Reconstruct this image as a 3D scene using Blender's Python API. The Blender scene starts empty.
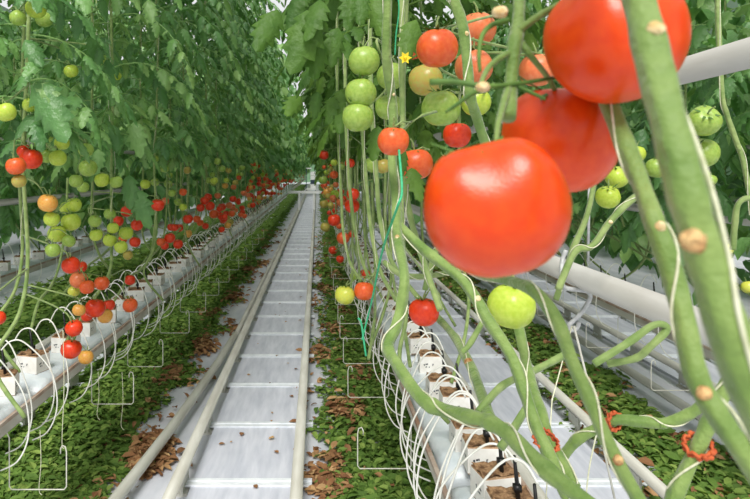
import bpy, math, random
from mathutils import Vector, Matrix
random.seed(11)
R = random.Random(5)
C = bpy.context.scene.collection
PI = math.pi
F, VX, VY, ZC = 600.0, 317.0, 170.0, 1.40       # focal length in pixels, vanishing point of the aisle, eye height

def at(px, py, y):                                # pixel + distance -> place in the greenhouse
    return Vector(((px-VX)*y/F, y, ZC-(py-VY)*y/F))
def lin(r, g, b):
    f = lambda c: (c/255/12.92) if c/255 <= .04045 else ((c/255+.055)/1.055)**2.4
    return (f(r), f(g), f(b), 1)

# ------------------------------------------------------------------ materials
def mat(name, c1, c2=None, scale=20, rough=.5, spec=.4, bump=0, bscale=60, sheen=0, metal=0, trans=0, tint=False, stretch=None, sss=0, thr=None, coat=0):
    m = bpy.data.materials.new(name); m.use_nodes = True
    nt = m.node_tree; N = nt.nodes; L = nt.links
    b = N['Principled BSDF']; out = N['Material Output']
    b.inputs['Roughness'].default_value = rough
    b.inputs['Specular IOR Level'].default_value = spec
    b.inputs['Metallic'].default_value = metal
    b.inputs['Sheen Weight'].default_value = sheen
    b.inputs['Coat Weight'].default_value = coat
    b.inputs['Coat Roughness'].default_value = .15
    if sss:
        b.inputs['Subsurface Weight'].default_value = sss
        b.inputs['Subsurface Radius'].default_value = (1, .25, .1)
        b.inputs['Subsurface Scale'].default_value = .008
    tc = N.new('ShaderNodeTexCoord'); vec = tc.outputs['Object']
    if stretch:
        mp = N.new('ShaderNodeMapping'); mp.inputs['Scale'].default_value = stretch
        L.new(vec, mp.inputs['Vector']); vec = mp.outputs['Vector']
    col = None
    if c2 is not None:
        n = N.new('ShaderNodeTexNoise'); n.inputs['Scale'].default_value = scale; n.inputs['Detail'].default_value = 5
        L.new(vec, n.inputs['Vector'])
        r = N.new('ShaderNodeValToRGB')
        lo, hi = thr or (.35, .65)
        r.color_ramp.elements[0].position = lo; r.color_ramp.elements[1].position = hi
        r.color_ramp.elements[0].color = lin(*c1); r.color_ramp.elements[1].color = lin(*c2)
        L.new(n.outputs['Fac'], r.inputs['Fac']); col = r.outputs['Color']
    if tint:                                       # each leaflet has a green of its own
        a = N.new('ShaderNodeAttribute'); a.attribute_name = 'tint'
        r2 = N.new('ShaderNodeValToRGB'); e = r2.color_ramp.elements
        e[0].position = 0; e[0].color = lin(*tint[0]); e[1].position = 1; e[1].color = lin(*tint[2])
        k = e.new(.55); k.color = lin(*tint[1])
        L.new(a.outputs['Fac'], r2.inputs['Fac'])
        if col is None: col = r2.outputs['Color']
        else:
            mx = N.new('ShaderNodeMix'); mx.data_type = 'RGBA'; mx.inputs[0].default_value = .35
            L.new(r2.outputs['Color'], mx.inputs[6]); L.new(col, mx.inputs[7]); col = mx.outputs[2]
    if col is None: b.inputs['Base Color'].default_value = lin(*c1)
    else: L.new(col, b.inputs['Base Color'])
    if bump:
        n2 = N.new('ShaderNodeTexNoise'); n2.inputs['Scale'].default_value = bscale; n2.inputs['Detail'].default_value = 3
        L.new(vec, n2.inputs['Vector'])
        bp = N.new('ShaderNodeBump'); bp.inputs['Strength'].default_value = bump; bp.inputs['Distance'].default_value = .01
        L.new(n2.outputs['Fac'], bp.inputs['Height']); L.new(bp.outputs['Normal'], b.inputs['Normal'])
    if trans:
        t = N.new('ShaderNodeBsdfTranslucent'); ms = N.new('ShaderNodeMixShader'); ms.inputs[0].default_value = trans
        if col is None: t.inputs['Color'].default_value = lin(*c1)
        else:
            g = N.new('ShaderNodeMix'); g.data_type = 'RGBA'; g.blend_type = 'MULTIPLY'; g.inputs[0].default_value = 1
            L.new(col, g.inputs[6]); g.inputs[7].default_value = (1.5, 1.7, .8, 1); L.new(g.outputs[2], t.inputs['Color'])
        L.new(b.outputs[0], ms.inputs[1]); L.new(t.outputs[0], ms.inputs[2]); L.new(ms.outputs[0], out.inputs['Surface'])
    return m

M = {}
M['leaf'] = mat('leaf_green', (86,132,72), (130,172,104), 14, .38, .5, .6, 55, trans=.22, tint=((62,108,64),(102,150,82),(164,196,116)))
M['leafR'] = mat('leaf_olive', (66,102,42), (104,138,58), 14, .5, .3, .6, 55, trans=.26, tint=((56,92,40),(82,118,48),(118,148,62)))
M['stem'] = mat('stem_green', (98,128,57), (132,155,84), 30, .55, .3, .35, 120, sheen=.25)
M['stem2'] = mat('stem_pale', (112,138,72), (148,166,102), 30, .6, .3, .3, 90, sheen=.2)
M['calyx'] = mat('calyx_green', (62,96,42), (98,132,58), 60, .55, .3)
M['scar'] = mat('pruning_scar', (206,176,116), (238,222,180), 160, .8, .2, .5, 200)
M['scar2'] = mat('brown_scar', (168,112,66), (226,190,134), 180, .8, .2, .6, 220)
M['twine'] = mat('white_twine', (222,222,196), (196,198,164), 200, .7, .2)
M['gtwine'] = mat('green_twine', (52,160,110), (74,184,132), 200, .6, .3)
M['clip'] = mat('orange_tie', (172,72,36), (206,104,58), 120, .6, .3)
M['tube'] = mat('white_tube', (240,240,232), (224,224,212), 30, .4, .4)
M['wire'] = mat('pale_wire', (216,216,204), (196,194,180), 60, .45, .5)
M['wireg'] = mat('grey_wire', (196,198,196), (160,162,162), 60, .35, .5)
M['gutter'] = mat('gutter_metal', (202,200,190), (170,160,146), 9, .5, .4, thr=(.4,.7), stretch=(1,.35,1))
M['dirt'] = mat('gutter_lip', (150,118,98), (186,172,158), 12, .7, .3)
M['slab'] = mat('slab_film', (222,228,230), (202,212,218), 10, .35, .5, .5, 22)
M['cubew'] = mat('cube_wrap', (238,236,230), (222,218,210), 25, .5, .3)
M['cubet'] = mat('cube_wool', (112,84,62), (178,142,106), 60, .95, .1, .8, 140)
M['cubes'] = mat('cube_side_wool', (196,164,130), (160,124,92), 40, .9, .1, .6, 140)
M['print'] = mat('dark_print', (60,66,74))
M['printg'] = mat('green_print', (70,140,92))
M['stake'] = mat('black_stake', (22,22,22), rough=.4)
M['rail'] = mat('rail_paint', (206,206,196), (180,178,166), 14, .4, .5, stretch=(1,.2,1))
M['railm'] = mat('rung_metal', (236,240,244), (216,222,228), 20, .35, .5)
M['pipe'] = mat('pipe_paint', (188,188,182), (168,166,158), 10, .4, .5, .08, 40, stretch=(1,.25,1))
M['floor'] = mat('ground_cover', (220,221,228), (198,202,211), 9, .55, .3, .25, 18, stretch=(1,.3,1))
M['panel'] = mat('white_sheet', (218,220,230), (190,194,206), 26, .5, .35, .3, 30, stretch=(1,.16,1), thr=(.3,.7))
M['litter'] = mat('fallen_green', (92,122,52), (124,150,72), 10, .7, .2, trans=.15, tint=((64,96,40),(100,134,58),(156,178,92)))
M['dead'] = mat('dead_brown', (126,88,60), (180,144,102), 14, .8, .1, tint=((96,62,44),(150,106,72),(206,172,124)))
M['flower'] = mat('flower_yellow', (246,214,40), (250,226,80), 40, .6, .2, trans=.2)
M['white'] = mat('white_paint', (240,240,240), rough=.4)
M['crate'] = mat('crate_blue', (60,74,92), rough=.5)
M['wall'] = mat('end_glazing', (120,150,120), (90,124,92), 2, .3, .5)
TOMS = {
 'red':    ((214,50,18), (226,68,26)), 'hero': ((221,63,4), (228,75,8)),
 'orange': ((220,84,36), (226,104,48)), 'salmon': ((220,112,66), (226,132,84)),
 'amber':  ((224,152,64), (226,176,88)), 'olive': ((168,168,78), (182,150,72)),
 'lime':   ((172,196,60), (190,208,84)), 'green': ((138,168,66), (160,186,88)), 'yellow': ((204,204,74), (190,200,84)),
}
for k, (a, b) in TOMS.items():
    M['tom_'+k] = mat('tomato_'+k, a, b, 9, .3, .42, sss=.12, bump=.04, bscale=40)

# ------------------------------------------------------------------ mesh building
class MB:
    def __init__(s): s.v=[]; s.f=[]; s.mi=[]; s.t=[]
    def add(s, v, f, mi=0, t=None):
        o=len(s.v); s.v += [tuple(p) for p in v]; s.f += [tuple(i+o for i in q) for q in f]; s.mi += [mi]*len(f)
        if t is not None: s.t += [t]*len(v)
        return s
    def box(s, x0,x1,y0,y1,z0,z1, mi=0):
        v=[(x,y,z) for z in (z0,z1) for y in (y0,y1) for x in (x0,x1)]
        return s.add(v, [(0,2,3,1),(4,5,7,6),(0,1,5,4),(2,6,7,3),(0,4,6,2),(1,3,7,5)], mi)
    def tube(s, pts, r, n=8, mi=0, ridge=0, wob=0, caps=True):
        pts=[Vector(p) for p in pts]; m=len(pts)
        if not hasattr(r,'__len__'): r=[r]*m
        V=[]; Fc=[]; up=None
        for i,p in enumerate(pts):
            d=(pts[min(i+1,m-1)]-pts[max(i-1,0)])
            if d.length<1e-9: d=Vector((0,0,1))
            d.normalize()
            if up is None:
                up=Vector((1,0,0)) if abs(d.x)<.8 else Vector((0,1,0))
            up=(up-d*up.dot(d)).normalized(); w=d.cross(up)
            for j in range(n):
                a=2*PI*j/n; rr=r[i]*(1+ridge*math.cos(5*a)+(R.uniform(-wob,wob) if wob else 0))
                V.append(p+up*math.cos(a)*rr+w*math.sin(a)*rr)
        for i in range(m-1):
            for j in range(n):
                a=i*n+j; b=i*n+(j+1)%n; Fc.append((a,b,b+n,a+n))
        if caps:
            Fc.append(tuple(range(n-1,-1,-1))); Fc.append(tuple((m-1)*n+j for j in range(n)))
        return s.add(V,Fc,mi)
    def ball(s, c, rx, ry=None, rz=None, n=10, k=7, mi=0, rough=0):
        ry=ry or rx; rz=rz or rx; c=Vector(c); V=[]; Fc=[]
        for i in range(k+1):
            f=PI*i/k
            for j in range(n):
                a=2*PI*j/n; q=1+(R.uniform(-rough,rough) if rough else 0)
                V.append(c+Vector((rx*q*math.sin(f)*math.cos(a), ry*q*math.sin(f)*math.sin(a), rz*q*math.cos(f))))
        for i in range(k):
            for j in range(n): Fc.append((i*n+j,(i+1)*n+j,(i+1)*n+(j+1)%n,i*n+(j+1)%n))
        return s.add(V,Fc,mi)
    def prism(s, prof, y0, y1, mi=0, closed=True):  # x-z profile swept along the aisle
        n=len(prof); V=[(x,y0,z) for x,z in prof]+[(x,y1,z) for x,z in prof]; Fc=[]
        for i in range(n if closed else n-1):
            j=(i+1)%n; Fc.append((i,j,j+n,i+n))
        if closed: Fc += [tuple(range(n-1,-1,-1)), tuple(range(n,2*n))]
        return s.add(V,Fc,mi)
    def mesh(s, name, mats, smooth=True, org=(0,0,0)):
        me=bpy.data.meshes.new(name); o=Vector(org)
        me.from_pydata([tuple(Vector(p)-o) for p in s.v],[],s.f)
        for m in (mats if isinstance(mats,(list,tuple)) else [mats]): me.materials.append(m)
        if len(set(s.mi))>1: me.polygons.foreach_set('material_index', s.mi)
        if smooth: me.polygons.foreach_set('use_smooth',[True]*len(s.f))
        if s.t and len(s.t)==len(s.v):
            a=me.attributes.new('tint','FLOAT','POINT'); a.data.foreach_set('value', s.t)
        me.update(); return me
    def build(s, name, mats, parent=None, smooth=True, org=None):
        if parent is not None: org=wloc(parent)
        elif org is None:
            xs=[p[0] for p in s.v]; ys=[p[1] for p in s.v]; zs=[p[2] for p in s.v]
            org=((min(xs)+max(xs))/2,(min(ys)+max(ys))/2,min(zs))
        return link(name, s.mesh(name,mats,smooth,org), (0,0,0) if parent is not None else org, parent)
def wloc(o):
    v=Vector(o.location)
    while o.parent: o=o.parent; v+=Vector(o.location)
    return v
def link(name, data, loc=(0,0,0), parent=None):
    o=bpy.data.objects.new(name, data); C.objects.link(o); o.location=loc
    if parent is not None: o.parent=parent
    return o
def tag(o, label, cat, group=None, kind=None):
    o['label']=label; o['category']=cat
    if group: o['group']=group
    if kind: o['kind']=kind
    return o
def empty(name, loc, label, cat, group=None):
    o=link(name,None,loc); o.empty_display_size=.05
    return tag(o,label,cat,group)
def copy_thing(o):
    c=o.copy(); C.objects.link(c)
    for ch in list(o.children):
        d=ch.copy(); C.objects.link(d); d.parent=c
        for g in list(ch.children):
            e=g.copy(); C.objects.link(e); e.parent=d
    return c
def spline(P, k=6, extra=None):
    P=[Vector(p) for p in P]; out=[]
    for i in range(len(P)-1):
        p0=P[max(i-1,0)]; p1=P[i]; p2=P[i+1]; p3=P[min(i+2,len(P)-1)]
        for j in range(k):
            t=j/k
            out.append(.5*((2*p1)+(p2-p0)*t+(2*p0-5*p1+4*p2-p3)*t*t+(3*p1-p0-3*p2+p3)*t**3))
    out.append(P[-1]); return out
def helix(path, r, turns, r2=.0009, phase=0):       # twine wound about a stem
    mb=MB(); n=len(path); pts=[]
    up=Vector((1,0,0))
    for i in range(n):
        d=(path[min(i+1,n-1)]-path[max(i-1,0)]).normalized()
        up=(up-d*up.dot(d)).normalized(); w=d.cross(up)
        a=phase+turns*2*PI*i/(n-1)
        pts.append(path[i]+(up*math.cos(a)+w*math.sin(a))*(r+r2*.6))
    return mb.tube(pts, r2, 5)
ORD=['first','second','third','fourth','fifth','sixth','seventh','eighth','ninth','tenth','eleventh','twelfth']

# ------------------------------------------------------------------ the setting
GL, GR, GLL, GRR = -1.12, .43, -2.52, 1.90          # gutter centres
mb=MB().add([(-7,-1,0),(7,-1,0),(7,70,0),(-7,70,0)],[(0,1,2,3)])
fl=mb.build('floor', M['floor'], smooth=False); fl['kind']='structure'
mb=MB().box(-7,7,68,68.1,0,5); w=mb.build('wall_back', M['wall'], smooth=False); w['kind']='structure'
for x,nm in ((-7,'wall_left'),(6.9,'wall_right')):
    w=MB().box(x,x+.1,-1,68,0,5).build(nm, M['wall'], smooth=False); w['kind']='structure'

# ------------------------------------------------------------------ pipe rail tracks
def track(x0, x1, ya, yb, label, nr, loc_extra=False):
    root=empty('rail_track', ((x0+x1)/2, ya, 0), label, 'rail track')
    for x in (x0,x1):
        MB().tube([(x,ya,.115),(x,(ya+yb)/2,.115),(x,yb,.115)], .0255, 12).build('rail', M['rail'], root)
    pb=MB(); pb.box(x0+.03,x1-.03,ya,yb,.004,.022); pb.build('white_sheet', M['panel'], root, smooth=False)
    def br(y):
        for x in (x0,x1):
            b=MB(); q=[(-.022,0),(.022,0),(.022,.01),(.006,.012),(.006,.086),(.02,.09),(.02,.097),(-.02,.097),(-.02,.09),(-.006,.086),(-.006,.012),(-.022,.01)]
            b.prism([(x+a,z) for a,z in q],y-.07,y+.05).build('rail_support', M['rail'], root, smooth=False)
        c=MB(); V=[]; q=[(-.03,.02),(-.03,.030),(-.008,.030),(-.006,.025),(.008,.025),(.01,.030),(.028,.030),(.028,.02)]
        c.add([(x,y+a,z) for x in (x0-.01,x1+.06) for a,z in q],[(i,(i+1)%8,(i+1)%8+8,i+8) for i in range(8)]+[tuple(range(7,-1,-1)),tuple(range(8,16))])
        c.build('rung', M['railm'], root, smooth=False)
    for k in range(nr): br(2.04+.6*k)
    return root
track(-.58,-.082,1.2,62,'pale pipe rail track running down the middle of the central aisle',48)
track(.875,1.385,1.0,40,'pale pipe rail track on the floor of the right aisle',24)
track(-2.02,-1.55,1.6,30,'pale pipe rail track in the left aisle behind the left gutter',14)
track(2.35,2.85,2.0,40,'pale pipe rail track of the aisle beyond the second gutter at right',20)
p=spline([(-.86,1.6,.075),(-.82,2.3,.075),(-.745,3.1,.078),(-.685,4.0,.08),(-.655,4.7,.085),(-.645,4.82,.075),(-.642,4.86,.04)],8)
tag(MB().tube(p,.026,12).build('heating_pipe',M['rail']),'grey floor heating pipe veering away from the left rail of the central track','pipe')
tag(MB().tube([(-.652,4.9,.075),(-.652,30,.075),(-.652,60,.075)],.02,10).build('heating_pipe',M['rail']),'thin grey floor heating pipe lying against the left rail farther down the aisle','pipe')
tag(MB().tube([(2.05,1.2,.08),(2.05,20,.08),(2.05,40,.08)],.026,12).build('heating_pipe',M['rail']),'grey floor heating pipe past the leaf litter of the right aisle','pipe')
# growth pipes hung in the rows
def gpipe(x,z,ya,yb,label,r=.0257):
    tag(MB().tube([(x,ya,z),(x,(ya+yb)/2,z),(x,yb,z)],r,16).build('growth_pipe',M['pipe']),label,'pipe')
gpipe(.605,1.155,.45,50,'thick white pipe slanting across the right side at hook height')
gpipe(.74,1.6,.6,50,'upper white pipe at the top right corner behind the red tomatoes',.0265)
gpipe(-2.36,1.155,1.5,40,'white pipe behind the left tomatoes, the lower of two')
gpipe(-2.36,1.62,1.5,40,'white pipe behind the left foliage, the upper of two',.022)
gpipe(2.08,1.155,1.5,40,'lower white pipe in the row beyond the right aisle')
gpipe(3.5,1.155,2,40,'lower white pipe in the farthest row on the right',.022)
gpipe(3.5,1.58,2,40,'upper white pipe in the farthest row on the right',.024)

# ------------------------------------------------------------------ gutters, slabs, cubes, drip tubes
GZ=.527
def gutter(x, ya, yb, label, s):
    root=empty('growing_gutter',(x,ya,GZ),label,'gutter')
    w=.105; h=.055
    prof=[(-w,h),(-w,.012),(-w+.02,0),(-.02,0),(-.012,-.012),(.012,-.012),(.02,0),(w-.02,0),(w,.012),(w,h),(w-.004,h),(w-.004,.014),(w-.022,.004),(-w+.022,.004),(-w+.004,.014),(-w+.004,h)]
    MB().prism([(x+a,GZ+b) for a,b in prof],ya,yb).build('trough',M['gutter'],root,smooth=False)
    for sg in (-1,1):
        MB().box(x+sg*w-.006,x+sg*w+.006,ya,yb,GZ+h-.006,GZ+h+.006).build('lip',M['dirt'],root,smooth=False)
    return root
gutter(GL,1.2,60,'long grey gutter of the left row edged by white drip tubes',1)
gutter(GR,.55,60,'long grey gutter of the right row below the green stems',-1)
gutter(GLL,1.6,40,'grey gutter of the row behind the left aisle',1)
gutter(GRR,1.0,40,'grey gutter of the row beyond the right aisle',-1)

def print_on(mb,s):
    for yy in (-.3,-.02,.26):
        for row in range(2):
            y=yy
            for q in range(7-row*2):
                l=R.uniform(.008,.02); z=.036-row*.017+R.uniform(-.003,.003); x=s*.0925
                mb.add([(x,y,z),(x,y+l,z+R.uniform(-.004,.006)),(x,y+l,z+.008),(x,y,z+R.uniform(.006,.013))],[(0,1,2,3)],1)
                y+=l+.006
        for a in range(6):
            an=a*PI/3; x=s*.0925; cy=yy-.04; cz=.032
            d=Vector((0,math.cos(an),math.sin(an))); e=Vector((0,-math.sin(an),math.cos(an)))
            b=Vector((x,cy,cz)); mb.add([b+d*.004,b+d*.016+e*.005,b+d*.022,b+d*.016-e*.005],[(0,1,2,3)],1)
def slab_mesh(n, sd):
    mb=MB(); L=n; w=.088; h=.064
    secs=18; V=[]; Fc=[]; prof=[(-w,0),(-w-.003,.02),(-w,.05),(-w+.018,h),(-.03,h+.004),(.03,h+.004),(w-.018,h),(w,.05),(w+.003,.02),(w,0)]
    k=len(prof)
    for i in range(secs+1):
        t=i/secs; e=min(1,min(t,1-t)*14+.35)
        for a,b in prof: V.append((a*(.86+.14*e)+R.uniform(-.003,.003), -L/2+L*t, max(0,b*(.45+.55*e)+(R.uniform(-.003,.003) if b>.03 else 0))))
    for i in range(secs):
        for j in range(k-1): Fc.append((i*k+j,i*k+j+1,(i+1)*k+j+1,(i+1)*k+j))
        Fc.append((i*k+k-1,i*k,(i+1)*k,(i+1)*k+k-1))
    Fc += [tuple(range(k-1,-1,-1)),tuple(secs*k+j for j in range(k))]
    mb.add(V,Fc); print_on(mb,sd); return mb.mesh('growing_slab',[M['slab'],M['printg']])
SL={1:slab_mesh(.96,1),-1:slab_mesh(.96,-1)}
def slabs(x, ya, n, s, where):
    for k in range(n):
        o=link('growing_slab',SL[s],(x,ya+.49+k*1.0,GZ+.0035))
        if k<8: tag(o,f'white film-wrapped growing slab, {ORD[k]} from the front in the {where}','growing slab','growing slabs in the gutters')
        else: tag(o,f'distant white growing slab far along the {where}','growing slab',f'far growing slabs of the {where}')
slabs(GL,1.25,26,1,'left gutter'); slabs(GR,.6,26,-1,'right gutter')
slabs(GLL,2,12,1,'gutter behind the left aisle'); slabs(GRR,1.2,14,-1,'gutter beyond the right aisle')

def cube_proto():
    hw=.046; hy=.036; h=.072
    t=link('rockwool_cube',None)
    mb=MB()
    mb.box(-hw,hw,-hy,hy,0,h)
    b=mb.build('cube_body',[M['cubes']],t,smooth=False)
    mb=MB(); e=.0015                                 # white wrapper on four sides, open top
    for (x0,x1,y0,y1) in ((-hw-e,hw+e,-hy-e,-hy+.0005),(-hw-e,hw+e,hy-.0005,hy+e),(-hw-e,-hw+.0005,-hy,hy),(hw-.0005,hw+e,-hy,hy)): mb.box(x0,x1,y0,y1,.003,h-.004)
    wr=mb; mb=MB(); g=9; V=[]; Fc=[]
    for i in range(g):
        for j in range(g): V.append((-hw+2*hw*i/(g-1),-hy+2*hy*j/(g-1),h+R.uniform(0,.007)))
    for i in range(g-1):
        for j in range(g-1): Fc.append((i*g+j,(i+1)*g+j,(i+1)*g+j+1,i*g+j+1))
    link('wool_top',mb.add(V,Fc).mesh('wool_top',M['cubet']),(0,0,0),t)
    mb=wr
    for k in range(7):
        x=R.uniform(-.035,.0) if k<5 else R.uniform(0,.03); z=R.uniform(.02,.04); l=R.uniform(.003,.008); y=-hy-.0021
        mb.add([(x,y,z),(x+l,y,z+R.uniform(-.003,.003)),(x+l*.8,y,z+.005),(x,y,z+.004)],[(0,1,2,3)],1)
        for sx in (-1,1): mb.add([(sx*(hw+.0021),x*.7,z),(sx*(hw+.0021),x*.7+l,z),(sx*(hw+.0021),x*.7+l*.8,z+.005),(sx*(hw+.0021),x*.7,z+.004)],[(0,1,2,3)],1)
    link('wrapper',mb.mesh('wrapper',[M['cubew'],M['print']],False),(0,0,0),t)
    mb=MB(); mb.tube([(.012,-.012,h-.02),(.008,-.014,h+.035),(.0,-.018,h+.1)],[.006,.005,.0035],8); mb.box(.0,.016,-.022,-.006,h+.02,h+.034)
    link('dripper_stake',mb.mesh('dripper_stake',M['stake']),(0,0,0),t)
    return t
CUBE=cube_proto(); first=[True]
def cube(x,y,rz,label,group):
    o=CUBE if first[0] else copy_thing(CUBE); first[0]=False
    o.location=(x,y,GZ+.069); o.rotation_euler=(0,0,rz); tag(o,label,'growing cube',group)
LY=[1.95,2.16,2.40,2.66]+[2.92+.26*k for k in range(46)]
RY=[1.225,1.345,1.465,1.62,1.74,1.98,2.12,2.40]+[2.66+.26*k for k in range(40)]
for k,y in enumerate(LY):
    cube(GL+R.uniform(-.02,.02),y,R.uniform(-.3,.3)+PI/2*0, f'white-wrapped growing cube, {ORD[k]} from the front on the left gutter' if k<10 else 'distant growing cube in the long line on the left gutter','growing cubes on the left gutter' if k<10 else 'far growing cubes on the left gutter')
for k,y in enumerate(RY):
    cube(GR+.015+R.uniform(-.012,.012),y,R.uniform(-.2,.2), f'white-wrapped growing cube with brown top, {ORD[k]} from the front on the right gutter' if k<10 else 'distant growing cube in the long line on the right gutter','growing cubes on the right gutter' if k<10 else 'far growing cubes on the right gutter')
for k in range(18): cube(GRR+R.uniform(-.02,.02),2.2+.3*k,R.uniform(-.3,.3),'growing cube on the gutter beyond the right aisle','growing cubes beyond the right aisle')
for k in range(14): cube(GLL+R.uniform(-.02,.02),3.6+.3*k,R.uniform(-.3,.3),'growing cube on the gutter behind the left aisle','growing cubes behind the left aisle')

TZ=GZ+.069+.166
def drip_mesh(s, v):                                  # starts on the stake, arches over the gutter's edge, runs under it
    r=random.Random(v); o=.155+r.uniform(-.02,.025); dy=r.uniform(-.05,.05); hh=r.uniform(.0,.035)
    P=[(0,0,0),(s*.03,dy*.2,.028+hh),(s*.075,dy*.4,.02+hh),(s*(o-.022),dy*.7,-.07),(s*o,dy,-.17),(s*(o-.006),dy*1.1,-.25),(s*(o-.04),dy*1.2,-.315),(s*(o-.095),dy*1.3,-.345)]
    return MB().tube(spline(P,5),.0026,6).mesh('drip_tube',M['tube'])
DM={(s,v):drip_mesh(s,v) for s in (1,-1) for v in range(7)}
def drips(x,s,ys,where,far,dx=0):
    for k,y in enumerate(ys):
        o=link('drip_tube',DM[(s,k%7)],(x+R.uniform(-.015,.015)+dx,y-.02,TZ+R.uniform(-.012,.012)))
        if k<12: tag(o,f'white drip tube arching over the {where}, {ORD[k]} from the front','drip tube',f'drip tubes of the {where}')
        else: tag(o,f'white drip tube in the receding fringe along the {where}','drip tube',f'far drip tubes of the {where}')
TP=lambda Y,n2: sorted([y-.01 for y in Y]+[y+.11 for y in Y[:n2]])
drips(GL,1,TP(LY,34),'left gutter',0)
drips(GR,-1,TP(RY,30),'right gutter',0)
drips(GRR,-1,[2.2+.3*k for k in range(18)],'gutter beyond the right aisle',0)
drips(GLL,1,[3.6+.3*k for k in range(14)],'gutter behind the left aisle',0)

# wire stem supports hooked under the gutters
def support(x,s,y,label,grp):
    e=x+s*.105*.9; t=x+s*.285
    P=[(e-s*.02,y,GZ+.02),(e,y,GZ-.02),(e,y,.345),(e+s*.008,y,.335),(t-s*.008,y,.335),(t,y,.345),(t,y,.46),(t-s*.004,y,.478),(t-s*.014,y,.482),(t-s*.02,y,.47),(t-s*.02,y,.455)]
    tag(MB().tube(P,.0022,6).build('stem_support',M['wire']),label,'wire support',grp)
for k,y in enumerate([2.0,2.73,3.25,3.92,4.5,5.1,5.7,6.4,7.1,7.8,8.6,9.4]):
    support(GL,1,y,f'square-bent pale wire support hanging off the left gutter, {ORD[k]} from the front','wire supports of the left gutter')
for k,y in enumerate([2.14,2.81,3.3,3.79,4.16,4.75,5.3,5.9,6.6,7.3]):
    support(GR,-1,y,f'square-bent pale wire support hanging off the right gutter, {ORD[k]} from the front','wire supports of the right gutter')
for k,y in enumerate([2.9,3.6,4.4,5.2]):
    support(GRR,-1,y,f'wire support off the gutter beyond the right aisle, {ORD[k]} from the front','wire supports beyond the right aisle')

# ------------------------------------------------------------------ leaves
TS=[0,.07,.19,.27,.41,.49,.63,.71,.84,1]; WS=[.02,.15,.30,.20,.33,.21,.27,.15,.13,.0]; SH=[0,.0,.05,0,.06,0,.06,0,.05,0]
def leaflet(mb, base, d, n, L, droop, hi, rng, t, wd=1.0):
    d=d.normalized(); sd=d.cross(n)
    if sd.length<1e-4: sd=Vector((1,0,0))
    sd.normalize(); p=Vector(base); last=0; V=[]
    ts=range(len(TS)) if hi else (0,2,4,6,9)
    fold=rng.uniform(.15,.6); ac=(-1,-.5,0,.5,1) if hi else (-1,0,1); wd*=(.86 if hi else .9) if wd==1.0 else 1; tw=rng.uniform(-.5,.5)
    for i in ts:
        s=TS[i]-last; last=TS[i]
        d=(d+Vector((0,0,-1))*droop*s).normalized(); p=p+d*L*s
        sd=(sd-d*sd.dot(d)).normalized(); nn=sd.cross(d)
        s2=(sd*math.cos(tw*last)+nn*math.sin(tw*last))
        for a in ac:
            w=WS[i]*L*a*wd*(1 if hi else 1.12)
            V.append(p+s2*w+nn*(abs(w)*fold-(.35*abs(a)**3*abs(w)*2 if hi else 0))+d*SH[i]*L*abs(a)+(nn*rng.uniform(-.012,.012)*L if hi else nn*0))
    k=len(ac); Fc=[]
    for i in range(len(list(ts))-1):
        for j in range(k-1): Fc.append((i*k+j,i*k+j+1,(i+1)*k+j+1,(i+1)*k+j))
    mb.add(V,Fc,0,t)
def compound(mb, base, az, L, rise, hi, rng, big=1.0, dense=1):
    d=Vector((math.cos(az),math.sin(az),rise)).normalized(); p=Vector(base); seg=8; path=[p.copy()]
    dr=rng.uniform(.9,1.9)
    for i in range(seg):
        d=(d+Vector((0,0,-1))*dr/seg).normalized(); p=p+d*L/seg; path.append(p.copy())
    t0=rng.random()
    if hi: 
        o=len(mb.v); mb.tube(path,[.004*(1-.7*i/seg) for i in range(seg+1)],5,0,caps=False); mb.t += [.9]*(len(mb.v)-o)
    for q,(f,l) in enumerate(((.3,.09),(.42,.05),(.52,.12),(.64,.06),(.74,.13),(.88,.10)) if hi else ((.32,.11),(.54,.14),(.76,.15))):
        i=min(seg-1,int(f*seg)); b=path[i]+(path[i+1]-path[i])*(f*seg-i); ax=(path[i+1]-path[i]).normalized()
        sd=ax.cross(Vector((0,0,1)))
        if sd.length<.05: sd=Vector((-math.sin(az),math.cos(az),0))
        sd.normalize()
        for s in (-1,1):
            dd=(sd*s*rng.uniform(.7,1)+ax*rng.uniform(.3,.8)+Vector((0,0,rng.uniform(-.5,.1))))
            nn=Vector((rng.uniform(-.4,.4),rng.uniform(-.4,.4),1))
            leaflet(mb,b,dd,nn,l*big*rng.uniform(.8,1.25),rng.uniform(.5,2.2),hi,rng,min(1,max(0,t0*.6+rng.uniform(0,.4))))
    leaflet(mb,path[-1],d,Vector((rng.uniform(-.3,.3),rng.uniform(-.3,.3),1)),.15*big,rng.uniform(.4,1.5),hi,rng,t0)
def foliage(seed, z0, z1, n, hi, reach=(.34,.52), big=1.0):
    rng=random.Random(seed); mb=MB(); az=rng.random()*6
    for i in range(n):
        z=z0+(z1-z0)*(i+rng.random())/n; az+=2.4+rng.uniform(-.4,.4)
        k=min(1,max(0,(z-1.6)/.7)); L=(reach[0]+(reach[1]-reach[0])*k)*(.6 if z<1.66 and hi else 1)
        compound(mb,(0,0,z),az,L*rng.uniform(.85,1.15),rng.uniform(.1,.6),hi,rng,big)
    return mb
FH=[foliage(i,1.46,4.2,52,True,(.34,.54),.8).mesh('foliage',M['leaf']) for i in range(4)]
FHR=[foliage(20+i,1.64,4.0,38,True,(.30,.54),.92).mesh('foliage',M['leafR']) for i in range(4)]
FL=[foliage(40+i,1.30,4.1,34,False,(.30,.56),1.2).mesh('foliage',M['leaf']) for i in range(4)]
FLR=[foliage(50+i,1.36,4.1,34,False,(.28,.54),1.2).mesh('foliage',M['leafR']) for i in range(3)]
FX2=[foliage(80+i,.8,3.6,46,False,(.4,.6),1.3).mesh('foliage',M['leaf']) for i in range(3)]
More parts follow.
